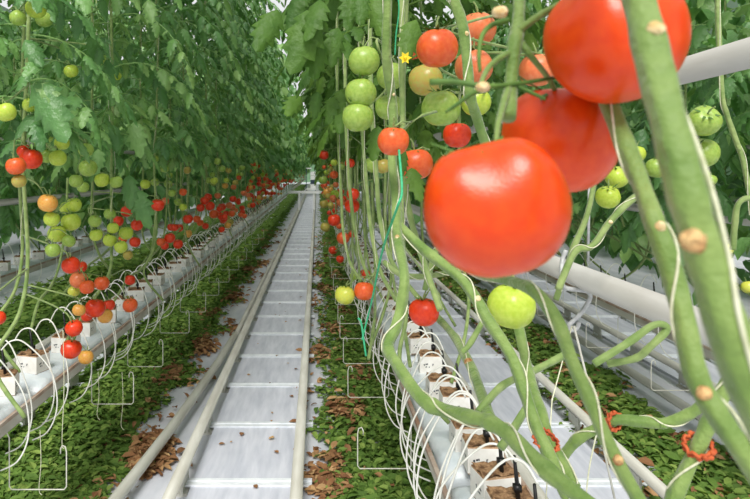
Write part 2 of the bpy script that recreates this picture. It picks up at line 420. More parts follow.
FX3=[foliage(90+i,.5,3.6,52,False,(.4,.6),1.3).mesh('foliage',M['leaf']) for i in range(3)]
FX=[foliage(60+i,1.15,3.3,36,True,(.36,.5)).mesh('foliage',M['leaf']) for i in range(3)]

def stem_pts(v, far):                                 # from the cube, lying along the row, then up its string
    r=random.Random(v); a=r.choice((-1,1)); P=[(0,0,.66)]
    if far: return [(0,0,.66),(r.uniform(-.02,.02),0,2.2),(0,0,4.2)]
    dy=a*r.uniform(.15,.4)
    P=[(-.1 if r.random()<.5 else .1,dy,.66),(-.03,dy*.7,.8),(r.uniform(-.02,.02),dy*.25,.93),(0,0,1.1)]
    for k in range(1,8): P.append((r.uniform(-.012,.012),r.uniform(-.012,.012),1.1+k*.33))
    return P
SM=[]; TW=[]
for v in range(5):
    path=spline(stem_pts(v,False),6); SM.append(MB().tube(path,.0068,7,wob=.06).mesh('stem',M['stem2'])); TW.append(helix(spline(stem_pts(v,False)[3:],10),.0066,5,.0012,v).mesh('twine',M['twine']))
SF=[MB().tube(stem_pts(v,True),.008,5).mesh('stem',M['stem2']) for v in range(3)]
PL={'L':[], 'R':[]}
def plant(x,y,row,near,label,grp,fol,zrot=None):
    o=empty('tomato_plant',(x,y,0),label,'tomato plant',grp); o.rotation_euler=(0,0,R.choice((0,PI)))
    link('stem',R.choice(SM if near else SF),(0,0,0),o)
    if near: link('twine',R.choice(TW),(0,0,0),o)
    if fol is not None:
        f=link('foliage',fol,(0,0,0),o); f.rotation_euler=(0,0,R.uniform(0,6.28))
    if row in PL: PL[row].append(o)
    return o
def row(code,xs,spec,nearlab,farlab,hi,lo,nuniq):
    k=0; y=spec[0]
    while y<spec[3]:
        near=y<spec[1]; x=xs[k%2]+R.uniform(-.03,.03)
        lab=(nearlab%ORD[k],None) if k<nuniq else (farlab,farlab+' group')
        plant(x,y,code,near,lab[0],('tomato plants of the row' if k<nuniq else farlab),R.choice(hi if near else lo))
        y+=spec[2] if near else spec[4]; k+=1
row('L',(-.99,-1.19),(2.02,10,.40,61,.78),'leafy tomato plant of the left row, %s from the front','leafy tomato plant far along the left row',FH,FL,10)
row('R',(.29,.54),(1.98,10,.40,61,.78),'leafy tomato plant of the right row, %s from the front','leafy tomato plant far along the right row',FHR,FLR,10)
row('X',(-2.45,-2.6),(2.6,7,.5,60,1.0),'x%s','tomato plant of the row behind the left aisle',FX,FX2,0)
row('X',(1.84,1.98),(2.0,9,.5,60,1.1),'x%s','tomato plant of the row beyond the right aisle',FX,FX2,0)
row('X',(3.3,3.4),(3.4,4,.6,24,.9),'x%s','tomato plant of the farthest row on the right',FX3,FX3,0)
row('X',(-3.9,-4.0),(4.4,4.5,.6,58,1.5),'x%s','tomato plant of the farthest row on the left',FX3,FX3,0)

row('X',(4.8,4.95),(4.5,4.6,.6,24,.9),'x%s','tomato plant glimpsed beyond the farthest right pipes',FX3,FX3,0)
row('X',(-5.4,-5.5),(6,6.1,.6,24,1.1),'x%s','tomato plant glimpsed beyond the farthest left row',FX3,FX3,0)
# ------------------------------------------------------------------ tomatoes
def tom_mesh(seed, n=22, k=14, lobes=.02, sq=.95, top=.12):
    r=random.Random(seed); ph=r.random()*6; V=[]; Fc=[]; nl=r.choice((3,4,5))
    for i in range(k+1):
        f=PI*i/k
        for j in range(n):
            a=2*PI*j/n; sh=math.exp(-((f-.75)/.6)**2)
            rr=math.sin(f)**.94*(1+lobes*math.cos(nl*a+ph)*(.5+2.2*sh)+.01*math.cos(2*a))
            z=sq*math.cos(f)-top*math.exp(-(f/.36)**2)*1.2+.05*math.exp(-((PI-f)/.3)**2)
            V.append((rr*math.cos(a)*.5,rr*math.sin(a)*.5,z*.5))
    for i in range(k):
        for j in range(n): Fc.append((i*n+j,(i+1)*n+j,(i+1)*n+(j+1)%n,i*n+(j+1)%n))
    return MB().add(V,Fc).mesh('tomato',M['tom_red'])
def calyx_mesh(seed, z=.33, ln=.36, pol=1):
    r=random.Random(seed); mb=MB()
    for q in range(6):
        a=2*PI*q/6+r.uniform(-.2,.2); d=Vector((math.cos(a),math.sin(a),0)); s=Vector((-d.y,d.x,0)); V=[]; L=ln*r.uniform(.8,1.15); cu=r.uniform(-.1,.22)
        for i in range(6):
            t=i/5; w=.045*math.sin(PI*(.12+.86*t))+.002
            zz=z+.02+.09*math.sin(t*PI*.6)+cu*t*t-.02*t
            for e in (-1,0,1): V.append(Vector((0,0,zz-.012*abs(e)))+d*(.02+L*t)+s*w*e)
        mb.add(V,[(i*3+j,i*3+j+1,i*3+j+4,i*3+j+3) for i in range(5) for j in range(2)])
    mb.ball((0,0,z+.03),.06,.06,.04,8,5)
    pd=MB().tube(spline([(0,0,z+.02),(.01,.0,z+.14),(.05,.02,z+.3),(.12,.02,z+.42)],4),[.026]*5+[.034]*3+[.024]*5,7)
    return mb.mesh('calyx',M['calyx']), pd.mesh('pedicel',M['stem2'])
def put_calyx(c,o,ped=True):
    q=link('calyx',c[0],(0,0,0),o)
    if ped: link('pedicel',c[1],(0,0,0),q)
TM=[tom_mesh(i) for i in range(5)]; TH=[tom_mesh(103,64,44,.05,.98,.17)]+[tom_mesh(100+i,64,44,.026,1.0,.13) for i in (1,2)]; CX=[calyx_mesh(i) for i in range(4)]
def tomato(loc,d,col,label,group=None,tilt=.3,mesh=None,rot=None,calyx=True):
    o=link('tomato',mesh or R.choice(TM),loc); o.scale=(d,d,d)
    o.rotation_euler=rot or (R.uniform(-tilt,tilt),R.uniform(-tilt,tilt),R.uniform(0,6.28))
    o.material_slots[0].link='OBJECT'; o.material_slots[0].material=M['tom_'+col]
    if calyx: put_calyx(R.choice(CX),o,group is None or 'distant' not in group)
    return tag(o,label,'tomato',group)
def trussed(code, cluster, top):                      # stalk from the plant's stem down through its fruits
    pts=[c[0] for c in cluster]; cen=sum(pts,Vector())/len(pts)
    pl=min(PL[code], key=lambda o:(o.location.y-cen.y)**2)
    zt=max(p.z for p in pts)+.05; sx=pl.location.x
    P=[Vector((sx,pl.location.y,zt+.03))]
    srt=sorted(pts,key=lambda p:-p.z); bx=1 if code=='L' else -1
    P.append(Vector((srt[0].x-bx*.03,srt[0].y+.01,zt)))
    zb=min(p.z for p in pts); P.append(Vector((cen.x-bx*.035,cen.y+.01,(zt+zb)/2))); P.append(Vector((srt[-1].x-bx*.03,srt[-1].y+.01,zb+.03)))
    path=spline(P,6); mb=MB().tube(path,[.0035*(1-.4*i/(len(path)-1)) for i in range(len(path))],6)
    for p,d in cluster:
        q=Vector((p.x,p.y,p.z+d*.42)); n=min(path,key=lambda c:(c-q-Vector((0,0,.02))).length)
        mb.tube(spline([n,(n+q)/2+Vector((0,0,.012)),q],4),.0018,5)
    save=Matrix.Rotation(-pl.rotation_euler.z,3,'Z'); o=wloc(pl)
    mb.v=[tuple(save@(Vector(v)-o)+o) for v in mb.v]
    mb.build('fruit_stalk',M['stem2'],pl)
# (px, py, diameter px, colour, label)
LEFT=[
 [(36,9,20,'lime','pale lime tomato at the top left edge of the foliage, highest one there'),(18,18,16,'green','green tomato just left of the highest lime one at top left'),(44,19,17,'green','shaded green tomato just below the highest lime one at top left')],
 [(6,112,20,'lime','lime green tomato at the left edge above the two red ones'),(30,105,15,'lime','half-hidden lime tomato behind the big leaf at upper left')],
 [(97,57,18,'green','lone green tomato deep in the left foliage, the largest there')],[(71,71,14,'lime','small lime tomato in the left foliage below the stem tops'),(117,76,9,'lime','tiny pale tomato in the left foliage right of the lone green one')],
 [(16,166,19,'orange','orange-red tomato at the left edge touching a redder one'),(31,159,22,'red','bright red tomato at far left beside the orange-red one'),(24,151,14,'red','dark red tomato half hidden behind the pair at far left'),(19,181,13,'olive','dull olive tomato hanging below the red pair at far left')],
 [(46,137,14,'green','green tomato just under the tip of the big upper left leaf'),(62,143,15,'lime','lime tomato with slanted shoulder beneath the big upper left leaf'),(47,156,15,'green','dull green tomato behind the shiny lime one right of the red pair'),(58,158,17,'lime','shiny lime tomato right of the red pair at far left')],
 [(86,150,15,'green','green tomato topping the chain of four near the left pipe'),(88,168,18,'green','largest green tomato of the chain above the left pipe'),(102,180,15,'lime','bright lime tomato at the lower right of the chain by the left pipe'),(116,182,13,'green','dull green tomato right of the bright lime one by the left pipe'),(76,181,14,'green','shaded green tomato left of the chain above the left pipe'),(83,187,12,'green','shaded green tomato lowest in the chain above the left pipe')],
 [(48,203,19,'amber','orange-yellow tomato topping a cluster of lime ones on the left'),(74,205,15,'lime','lime tomato high on the right of the cluster under the orange-yellow one'),(66,208,13,'lime','lime tomato tucked between the orange-yellow one and its right neighbour'),(52,219,16,'lime','lime tomato directly below the orange-yellow one'),(71,222,19,'lime','largest shiny lime tomato on the right of the orange-yellow topped cluster'),(57,234,18,'lime','round lime tomato low in the orange-yellow topped cluster'),(69,241,13,'green','shaded green tomato at the lower right of the orange-yellow topped cluster'),(53,250,15,'green','lowest green tomato of the orange-yellow topped cluster')],
 [(95,221,13,'green','upper left tomato of the all-green cluster right of the orange-yellow one'),(110,214,12,'green','topmost tomato of the all-green cluster at left centre'),(113,228,12,'lime','middle tomato of the all-green cluster at left centre'),(96,235,13,'lime','lower left tomato of the all-green cluster at left centre'),(126,233,14,'lime','rightmost round tomato of the all-green cluster at left centre'),(110,240,14,'lime','lower middle tomato of the all-green cluster at left centre'),(121,247,13,'lime','lowest tomato of the all-green cluster at left centre'),(128,255,10,'olive','half ripe green tomato below the all-green cluster')],
 [(140,200,13,'green','green tomato behind the drooping dark leaf at left centre')],
 [(158,205,13,'red','single red tomato right of the drooping dark leaf')],
 [(137,225,12,'red','red tomato behind the right side of the all-green cluster, the upper of two'),(135,242,11,'red','red tomato behind the right side of the all-green cluster, the lower of two')],
 [(170,238,11,'red','red tomato topping the trio above the near drip tubes'),(161,242,9,'orange','orange tomato on the left of the trio above the near drip tubes'),(178,244,10,'red','red tomato on the right of the trio above the near drip tubes')],
 [(188,219,10,'red','single red tomato left of the red threesome over the gutter')],
 [(210,206,11,'red','left tomato of the red threesome over the left gutter'),(222,207,11,'red','right tomato of the red threesome over the left gutter'),(214,214,11,'orange','lowest tomato of the red threesome over the left gutter')],
 [(233,199,7,'red','left one of a small red pair over the middle of the left gutter'),(238,201,6,'red','right one of a small red pair over the middle of the left gutter')],
 [(183,192,8,'orange','small orange tomato above the single red one by the left gutter'),(178,202,8,'green','small green tomato below the small orange one'),(183,207,8,'lime','small lime tomato lowest below the small orange one'),(172,193,8,'green','small green tomato left of the small orange one')],
 [(71,265,18,'red','red tomato topping the lower left ripe cluster'),(81,267,12,'red','small red tomato at the right shoulder of the lower left ripe cluster top'),(79,280,18,'salmon','salmon orange tomato below the top red one in the lower left cluster'),(87,287,15,'orange','orange tomato right below the salmon one in the lower left cluster'),(102,283,15,'orange','orange-red tomato standing off to the right of the salmon one'),(74,291,12,'yellow','yellow-green tomato peeping out below the salmon one')],
 [(95,308,20,'red','glossy red tomato in the middle of the lower left ripe cluster'),(87,316,12,'red','red tomato half hidden beneath the glossy red one'),(109,305,12,'red','small red tomato just right of the glossy red one'),(105,316,15,'amber','yellow-orange tomato below right of the glossy red one'),(79,310,13,'amber','pale yellow-orange tomato left of the glossy red one')],
 [(130,305,15,'orange','orange tomato with green cap hanging over the left gutter tubes'),(130,280,11,'red','red tomato hanging above the orange one over the left gutter tubes')],
 [(74,328,17,'red','squat red tomato hanging above the lobed one in front of the left gutter'),(71,349,20,'red','large lobed red tomato in front of the left gutter slab'),(86,357,15,'amber','yellow-orange tomato lowest of all in front of the left gutter')],
 [(-2,318,14,'red','red tomato cut by the left edge of the view')],
]
for cl in LEFT:
    pts=[]
    for i,(px,py,d,c,lab) in enumerate(cl):
        X=-.885-.03*(i%3) if d>=13 else -.93-.05*(i%2)
        y=F*-X/(VX-px); size=d*y/F
        if size<.05 or size>.085: y*= .07/size if .8<.07/size<1.3 else 1; size=min(.085,max(.042,d*y/F))
        p=at(px,py,y); p.x=p.x; pts.append((p,size))
        tomato(p,size,c,lab,'tomatoes of the left row')
    trussed('L',pts,0)
RIGHT=[
 [(364,61,32,'green','round green tomato topping the green stack beside the right aisle edge'),(361,93,32,'green','green tomato in the middle of the stack beside the right aisle edge'),(358,117,32,'green','green tomato lowest in the stack beside the right aisle edge'),(391,76,29,'green','green tomato behind the upright stem, the upper of two'),(389,107,28,'green','green tomato behind the upright stem, the lower of two')],
 [(437,48,42,'orange','large orange-red tomato left of the slanting stem at the top'),(414,52,16,'orange','dark orange tomato peeping out left of the large orange-red one'),(426,80,34,'olive','yellow-green tomato turning orange below the large orange-red one'),(441,108,39,'green','large green tomato at the bottom of the upper cluster'),(478,29,36,'salmon','salmon tomato at the top right of the slanting stem'),(474,67,38,'salmon','salmon tomato below the other salmon one behind the slanting stem'),(476,102,30,'lime','lime tomato behind the lower part of the slanting stem'),(537,70,36,'salmon','salmon tomato half hidden behind the foreground stalk')],
 [(393,141,32,'orange','red-orange tomato over the upright stem, left of a paler one'),(416,164,34,'orange','pale orange-red tomato touching the edge of the giant red one'),(457,135,28,'red','dark red tomato hidden behind the top of the giant red one'),(383,166,16,'olive','olive green tomato behind the upright stem under the red-orange one')],
 [(346,136,14,'green','pale green tomato over the aisle edge above a small red one'),(372,165,16,'green','green tomato hanging among pale stems left of the upright stem'),(350,163,10,'red','small red tomato tucked among the pale stems on the right row')],
 [(324,155,10,'red','lone small red tomato nearest the aisle at the horizon'),(323,180,9,'green','small green tomato below the lone red one near the aisle')],
 [(353,194,13,'red','upper of two touching red tomatoes on the right of the aisle'),(352,206,15,'red','lower of two touching red tomatoes on the right of the aisle')],
 [(335,194,9,'lime','lime tomato near the end of the central track'),(324,204,9,'olive','olive tomato beside the far part of the right rail'),(327,192,8,'amber','orange tomato above the olive one beside the right rail')],
 [(334,220,13,'red','dark red tomato over the right leaf strip, with an olive one below'),(325,227,10,'olive','olive orange tomato below left of the dark red one')],
 [(343,238,13,'orange','orange-red tomato hanging left of a smaller red twin'),(352,234,8,'red','small red twin right of the orange-red tomato')],
 [(333,250,9,'red','small red tomato low over the right leaf strip, the upper of two'),(340,259,8,'red','small red tomato low over the right leaf strip, the lower of two')],
 [(365,274,10,'red','small red tomato above the orange and yellow-green pair'),(354,276,9,'green','cluster-end green tomato above the yellow-green one'),(364,291,20,'orange','orange-red tomato beside a yellow-green one over the right drip tubes'),(345,295,20,'yellow','yellow-green tomato beside the orange one over the right leaf strip')],
 [(424,312,30,'red','single bright red tomato above the right gutter cubes')],
 [(511,306,47,'lime','large shiny yellow-lime tomato just below the giant red one')],
]
for cl in RIGHT:
    pts=[]
    for i,(px,py,d,c,lab) in enumerate(cl):
        y=.07*F/d
        if d<17: y=min(max(.17*F/max(px-VX,4),.8*y),1.25*y)
        if (px,py)==(393,141): y=.92                 # hangs in front of the upright stem
        p=at(px,py,y); pts.append((p,d*y/F)); tomato(p,d*y/F,c,lab,'tomatoes of the right row', tilt=.12 if d>27 else .3)
    if pts[0][0].y>1.15: trussed('R',pts,0)
    else:
        ps=sorted([q[0] for q in pts],key=lambda q:-q.z); t=ps[0]; hk=.03 if len(ps)==1 else .07
        path=spline([t+Vector((.02,.09,hk)),t+Vector((.012,.05,hk+.012)),t+Vector((.006,.02,hk-.005))]+[q+Vector((.03,.02,.03)) for q in ps[1:]]+([t+Vector((0,0,.022))] if len(ps)==1 else []),6)
        mb=MB().tube(path,.0026,7)
        for q,dd in pts:
            if len(ps)>1:
                e=q+Vector((0,0,dd*.4)); n=min(path,key=lambda c:(c-e).length); mb.tube([n,(n+e)/2+Vector((0,0,.006)),e],.0016,6)
        tag(mb.build('fruit_stalk',M['stem2']),'thin green stalk carrying the '+('orange and green cluster' if len(ps)>4 else 'pair of orange-red tomatoes with a dark red one' if len(ps)>1 else 'large yellow-lime tomato'),'fruit stalk')
# green fruits of the right row's far side
for (px,py,d,c,lab) in [(704,121,31,'green','green tomato with spidery cap at right, topmost of three below the upper pipe'),(703,153,30,'green','green tomato with spidery cap at right, second of three below the upper pipe'),(699,177,21,'green','green tomato at right, lowest of three below the upper pipe'),(711,180,11,'green','tiny green tomato at right beside the lowest of three'),
  (636,154,18,'lime','lime tomato behind the second foreground stem, highest of three'),(617,177,23,'lime','lime tomato behind the second foreground stem, middle of three'),(608,197,24,'lime','lime tomato behind the second foreground stem, lowest and leftmost of three'),(656,168,21,'green','green tomato between the two thick foreground stems'),(727,249,12,'yellow','small yellow-green tomato right of the thickest stem'),(748,287,13,'yellow','small yellow tomato cut by the right edge of the view')]:
    y=max(.068*F/d,1.4) if d<20 else .068*F/d
    y=min(y,2.1); tomato(at(px,py,y),d*y/F,c,lab,'tomatoes at the right side',tilt=.35,rot=(1.0,.2,d) if d>28 else None)

# far fruits down both rows
GRN=['red','red','orange','green','lime','olive','salmon']
def far_tomatoes(code,n,ya,yb,x0,x1,lab,grp):
    rng=random.Random(9 if code=='L' else 8)
    for k in range(n):
        t=(k+rng.random())/n; y=1/((1/ya)+(1/yb-1/ya)*t); z=rng.uniform(.86,1.48)
        c=rng.choice(['green','lime','green','olive','orange']) if z>1.28 else rng.choice(['red','red','red','orange','red','amber','olive','salmon'])
        tomato(Vector((rng.uniform(x0,x1),y,z)),rng.uniform(.055,.075),c,lab%{'red':'red','orange':'orange','salmon':'orange','amber':'amber','olive':'olive','lime':'lime','green':'green'}[c],grp,calyx=y<9)
far_tomatoes('L',110,4.9,24,-.99,-.80,'small %s tomato among the distant fruit of the left row','distant tomatoes of the left row')
far_tomatoes('R',42,4.6,22,.10,.26,'small %s tomato among the distant fruit of the right row','distant tomatoes of the right row')
far_tomatoes('L',20,3.6,5.2,-1.25,-1.0,'shaded %s tomato deeper inside the left row','shaded tomatoes inside the left row')

rng=random.Random(31); mb=MB()
for k in range(260):                                  # too far and many to count
    y=1/(1/9+(1/45-1/9)*rng.random()); z=rng.uniform(.86,1.5); lft=k%4!=0
    x=rng.uniform(-1.05,-.8) if lft else rng.uniform(.1,.27); r=rng.uniform(.028,.037)
    mb.ball((x,y,z),r,n=8,k=6,mi=(rng.choice((0,0,1,3)) if z<1.28 else rng.choice((1,2,3,3))))
o=mb.build('distant_tomatoes',[M['tom_red'],M['tom_orange'],M['tom_lime'],M['tom_olive']])
tag(o,'red and green specks of ripening fruit massed at the far ends of both rows','tomatoes',kind='stuff')
# ------------------------------------------------------------------ foreground fruits
def hero(px,py,y,d,label,mesh,rot):
    return tomato(at(px,py,y),d,'hero',label,'giant foreground tomatoes',mesh=mesh,rot=rot,calyx=False)
h1=hero(494,205,.30,.0732,'giant red tomato filling the centre right, nearest and lowest of three',TH[0],(-.12,-.22,.5))
h2=hero(561,138,.40,.0745,'giant red tomato in the middle, between the lowest and the topmost one',TH[1],(-.1,-.1,1.9))
h3=hero(615,39,.34,.0735,'giant red tomato at the top, behind the thickest green stem',TH[2],(.2,.1,3))
CXH=[calyx_mesh(70,.31,.3)]+[calyx_mesh(70+i,.36,.42) for i in (1,2)]
for h,c in ((h1,CXH[0]),(h2,CXH[1]),(h3,CXH[2])): put_calyx(c,h,False)

def stemthing(pts, r, label, twine=None, scars=(), k=7, cat='plant stem', name='tomato_vine', m='stem', extra=None, ridge=.09):
    P=[at(*p) for p in pts]; path=spline(P,k); n=len(path)
    rr=[r*(1+.05*math.sin(i*.7)+.04*math.sin(i*.23+1)+.16*math.exp(-((i%17-8)/1.6)**2)) for i in range(n)]
    o=MB().tube(path,rr,15,ridge=ridge).build(name,M[m]); tag(o,label,cat,'green stems in the foreground')
    if twine: helix(spline(P,k*3),r*1.07,twine[0],twine[1],twine[2]).build('twine',M['twine'],o)
    for (px,py,y,sr,mm) in scars:
        c=at(px,py,y); q=min(path,key=lambda v:(v-c).length); d=(c-q).normalized() if (c-q).length>1e-5 else Vector((0,-1,0))
        mb=MB(); mb.ball((0,0,0),sr,sr,sr*.75,12,8,rough=.12); mt=d.to_track_quat('Z','Y').to_matrix()
        b=q+d*r*.95; mb.v=[tuple(b+mt@Vector(v)) for v in mb.v]; mb.build('leaf_scar',M[mm],o)
    if extra: extra(o,path)
    return o
stemthing([(575,-260,.30),(604,-140,.275),(622,-60,.255),(640,0,.245),(657,70,.23),(672,130,.215),(690,200,.205),(710,270,.2),(730,330,.195),(778,450,.19)],.0060,'thickest green stem slanting down the right side in front of everything',(.8,.0009,3.5),[(666,12,.225,.0035,'scar'),(682,241,.195,.0042,'scar2')])
stemthing([(600,80,.37),(622,135,.34),(640,180,.32),(655,222,.30),(672,270,.29),(685,320,.28),(697,375,.27),(722,420,.26),(765,480,.25)],.0049,'second thick green stem just left of the thickest one',(2.2,.0007,1),[(668,221,.285,.0026,'scar'),(697,388,.25,.0032,'scar2')])
stemthing([(455,262,.62),(478,272,.57),(505,280,.52),(535,292,.46),(558,322,.44),(572,360,.43),(590,400,.42),(612,450,.41),(645,510,.4)],.0046,'green stem curving out beneath the giant red tomato down to the bottom edge',(2.5,.0008,2),[(622,463,.395,.0035,'scar2')])
stemthing([(395,222,.95),(425,250,.9),(456,274,.85),(474,295,.82),(487,318,.8),(511,355,.78),(524,390,.76),(536,425,.74),(548,452,.72),(560,480,.7),(582,525,.68)],.0074,'long green stem crossing diagonally left of the yellow-lime tomato',(3.2,.0011,2),[(478,289,.79,.004,'scar')])
stemthing([(440,-220,.92),(446,-110,.91),(452,-14,.9),(454,0,.9),(462,25,.9),(467,63,.9),(470,96,.89),(478,122,.92),(492,170,.95),(504,240,1.0),(512,290,1.02),(522,345,.98),(529,375,.92),(538,405,.85),(550,440,.79),(575,488,.73)],.0074,'slanting green stem between the orange and salmon tomatoes at the top',(4.5,.0011,4),[(473,30,.88,.004,'scar')])
stemthing([(418,298,1.56),(430,310,1.52),(445,325,1.42),(456,339,1.32),(470,365,1.15),(478,385,1.05),(490,420,.92)],.0086,'short green stem running down right from the single bright red tomato',(1.5,.0011,2),[(466,357,1.15,.008,'scar2')])
stemthing([(392,-220,.98),(390,-110,.97),(388,-14,.95),(386,46,.96),(388,73,.98),(392,101,1.0),(393,122,1.0),(392,163,1.0),(396,201,.97),(397,234,.92),(404,275,.84),(401,305,.83),(396,326,.82),(388,346,.8),(397,364,.76),(420,397,.7),(439,409,.68),(469,417,.64),(488,422,.62),(508,434,.6),(530,455,.58),(560,481,.56),(600,512,.55)],.0074,'upright green stem at centre that bends along the right gutter at the bottom',(6,.0011,0),[(397,236,.90,.004,'scar'),(403,98,.97,.003,'scar')])
stemthing([(554,470,.8),(575,442,.78),(596,429,.77),(615,420,.76),(645,422,.75),(666,423,.74),(689,414,.73),(705,404,.72),(730,392,.71),(762,372,.7)],.0062,'level green stem crossing the lower right above the leaf litter',(3,.001,0),[(664,429,.73,.004,'stem')])
stemthing([(664,520,.52),(674,499,.52),(689,466,.52),(702,440,.52),(714,412,.52),(735,370,.52),(760,320,.52)],.0060,'green stem rising at the lower right corner through an orange tie',(2,.001,0))
stemthing([(594,364,.66),(628,343,.66),(652,326,.66),(664,325,.66),(666,331,.66),(650,347,.66),(636,358,.67),(607,364,.68)],.0038,'folded thin green stem beneath the white pipe',None,m='stem2')
stemthing([(478,412,.95),(498,389,.97),(514,379,.99),(537,369,1.02),(570,352,1.05)],.0056,'thin side stem rising right from above the front cubes',None,m='stem2')
stemthing([(500,448,.86),(510,434,.87),(524,411,.88),(535,392,.9)],.0056,'short thin stem below the crossing of the diagonal stems',None,m='stem2')
stemthing([(462,352,1.1),(469,345,1.1),(483,321,1.1),(495,296,1.1)],.0050,'small thin stem leaning right behind the long diagonal stem',None,m='stem2')
stemthing([(558,290,1.15),(575,252,1.15),(592,246,1.15),(610,222,1.15),(628,203,1.15),(648,188,1.15)],.0062,'knobbly pale stem slanting up behind the second thick stem',(2,.001,0),[(612,222,1.13,.004,'scar')],m='stem2')
stemthing([(556,300,1.2),(572,252,1.2),(588,212,1.2),(600,150,1.2)],.0056,'thin pale stem behind the giant tomatoes near the grey wire',None,m='stem2')
stemthing([(716,-80,1.42),(718,10,1.41),(722,90,1.4),(727,114,1.4),(736,140,1.4),(743,160,1.4),(748,184,1.4),(753,215,1.4)],.0055,'thin knotted stem near the right edge below the upper pipe',(1.6,.001,0),[(740,150,1.38,.004,'stem2')],m='stem2')
stemthing([(733,250,1.2),(735,225,1.2),(738,205,1.2),(748,198,1.2),(758,205,1.2)],.0055,'hooked pale stem at the right edge above the yellow tomato',None,m='stem2')
# the pale bundle of stems left of the upright one
for (pts,lab) in [([(370,-20,1.75),(370,60,1.75),(372,120,1.7),(376,170,1.7),(380,220,1.7),(392,262,1.65),(420,300,1.55)],'pale stem in the hanging bundle, nearest to the upright stem'),
  ([(360,-20,2.05),(360,60,2.05),(362,130,2.0),(366,180,2.0),(371,230,2.0),(380,270,1.95),(396,300,1.8)],'pale stem in the hanging bundle, second left of the upright stem'),
  ([(345,-20,2.35),(345,60,2.35),(346,130,2.3),(349,180,2.3),(354,225,2.3),(362,260,2.3),(374,290,2.2)],'pale stem in the hanging bundle, third left of the upright stem'),
  ([(337,-20,2.75),(337,60,2.75),(338,140,2.7),(341,190,2.7),(343,230,2.7),(350,262,2.6),(362,282,2.5)],'pale stem in the hanging bundle, nearest the aisle'),
  ([(402,-20,1.36),(402,60,1.36),(404,170,1.3),(410,215,1.3),(418,245,1.28),(428,275,1.25),(440,310,1.2)],'pale stem between the upright stem and the giant red tomato'),
  ([(425,290,1.3),(432,262,1.3),(440,240,1.3),(447,215,1.3)],'pale stem leaning behind the left flank of the giant red tomato'),
  ([(384,262,1.5),(402,275,1.45),(430,276,1.35),(460,270,1.25)],'thin pale stalk lying level above the single red tomato')]:
    stemthing(pts,.0062,lab,(3,.001,0),m='stem2')

# leafless stems lowered along the rows, and thin stalks left among them
def lowered(x0,x1,y0,y1,n,seed,lab,grp,zl,zh):
    rg=random.Random(seed)
    for k in range(n):
        y=y0+(y1-y0)*(k+rg.random())/n; l=rg.uniform(.5,1.0); z=rg.uniform(zl,zh); x=rg.uniform(x0,x1); dx=rg.uniform(-.05,.05)
        P=[(x-dx,y-l*.6,z-.12),(x,y-l*.3,z-.03+rg.uniform(-.02,.02)),(x+dx*.5,y,z),(x+dx,y+l*.25,z+.07),(x+dx*1.1,y+l*.4,z+.24),(x+dx,y+l*.44,z+.5)]
        pts=spline(P,6); mb=MB().tube(pts,[.0062*(1+.18*math.exp(-((i%9-4)/1.2)**2)) for i in range(len(pts))],8)
        tag(mb.build('tomato_vine',M['stem2']),lab,'plant stem',grp)
lowered(.18,.42,2.4,7.5,16,3,'pale leafless stem lowered along the right row over the gutter','lowered stems of the right row',.78,1.0)
lowered(-1.25,-1.02,2.7,7,12,4,'pale leafless stem lowered along the left row over the gutter','lowered stems of the left row',.78,.98)
lowered(1.75,2.05,2.6,6,10,6,'pale leafless stem lowered along the row beyond the right aisle','lowered stems beyond the right aisle',.78,1.05)
# foreground fruit stalk
def fstalk():
    S=lambda pts,r,k=6: (spline([at(*p) for p in pts],k),r)
    top=at(520,-40,.36)
    P=[S([(524,-60,.40),(520,-10,.385),(518,25,.375),(514,50,.365),(511,85,.36),(508,118,.345)],.0042)]
    path=P[0][0]; root=MB().tube(path,[.0042+.0012*math.sin(i*.5) *.4 for i in range(len(path))],12).build('fruit_stalk',M['stem'])
    tag(root,'blurred green fruit stalk branching above the giant red tomatoes','fruit stalk')
    for pts,r in [([(517,38,.37),(530,55,.365),(548,78,.375),(560,100,.39)],.0028),([(519,30,.37),(545,12,.36),(580,-5,.345),(606,-16,.335)],.0028),
        ([(513,52,.365),(503,56,.36),(490,66,.355),(483,78,.35),(480,90,.345)],.0026),([(508,20,.375),(492,25,.37),(482,36,.365),(479,55,.36),(480,72,.358)],.0022),
        ([(430,82,.36),(455,82,.355),(485,86,.35),(515,84,.355),(553,78,.365)],.0024),([(485,88,.35),(470,95,.345),(455,106,.34),(446,112,.335)],.0018),
        ([(508,88,.355),(503,105,.34),(498,125,.325),(496,146,.315)],.0026),([(512,84,.36),(530,92,.35),(545,99,.34)],.0018)]:
        path=spline([at(*p) for p in pts],6); n=len(path)
        MB().tube(path,[r*(.9-.45*i/(n-1)) for i in range(n)],9).build('side_stalk',M['calyx'] if r<.0025 else M['stem'],root)
    for (px,py,y,rad) in [(483,87,.338,.0042),(500,12,.36,.0052)]:
        MB().ball(at(px,py,y),rad,rad*.8,rad*.7,12,8,rough=.08).build('cut_end',M['scar'],root)
fstalk()

# ------------------------------------------------------------------ ties, twines, wires, hook
def tie(px,py,y,r,label,tilt=(.9,.3,0)):
    mb=MB(); n=26; pts=[]
    from mathutils import Euler
    m=Euler(tilt).to_matrix(); c=at(px,py,y)
    for q in range(2):
        pts=[]
        for i in range(n+1):
            a=2*PI*i/n; rr=r*(1+.13*math.sin(i*2.3+q)); pts.append(c+m@Vector((rr*math.cos(a),rr*math.sin(a),(q-.5)*.004+.0012*math.sin(i*1.7))))
        mb.tube(pts,.0016,6)
    for i in range(9):
        a=R.random()*6.28; mb.ball(c+m@Vector((r*1.1*math.cos(a),r*1.1*math.sin(a),R.uniform(-.003,.003))),.0026,n=7,k=5)
    tag(mb.build('stem_tie',M['clip']),label,'tie','orange ties on the stems')
tie(546,441,.735,.014,'orange tie ring where the diagonal stems meet at the bottom',(.5,.2,0))
tie(698,446,.52,.0105,'orange tie ring around the stem at the lower right corner',(.5,-.4,0))
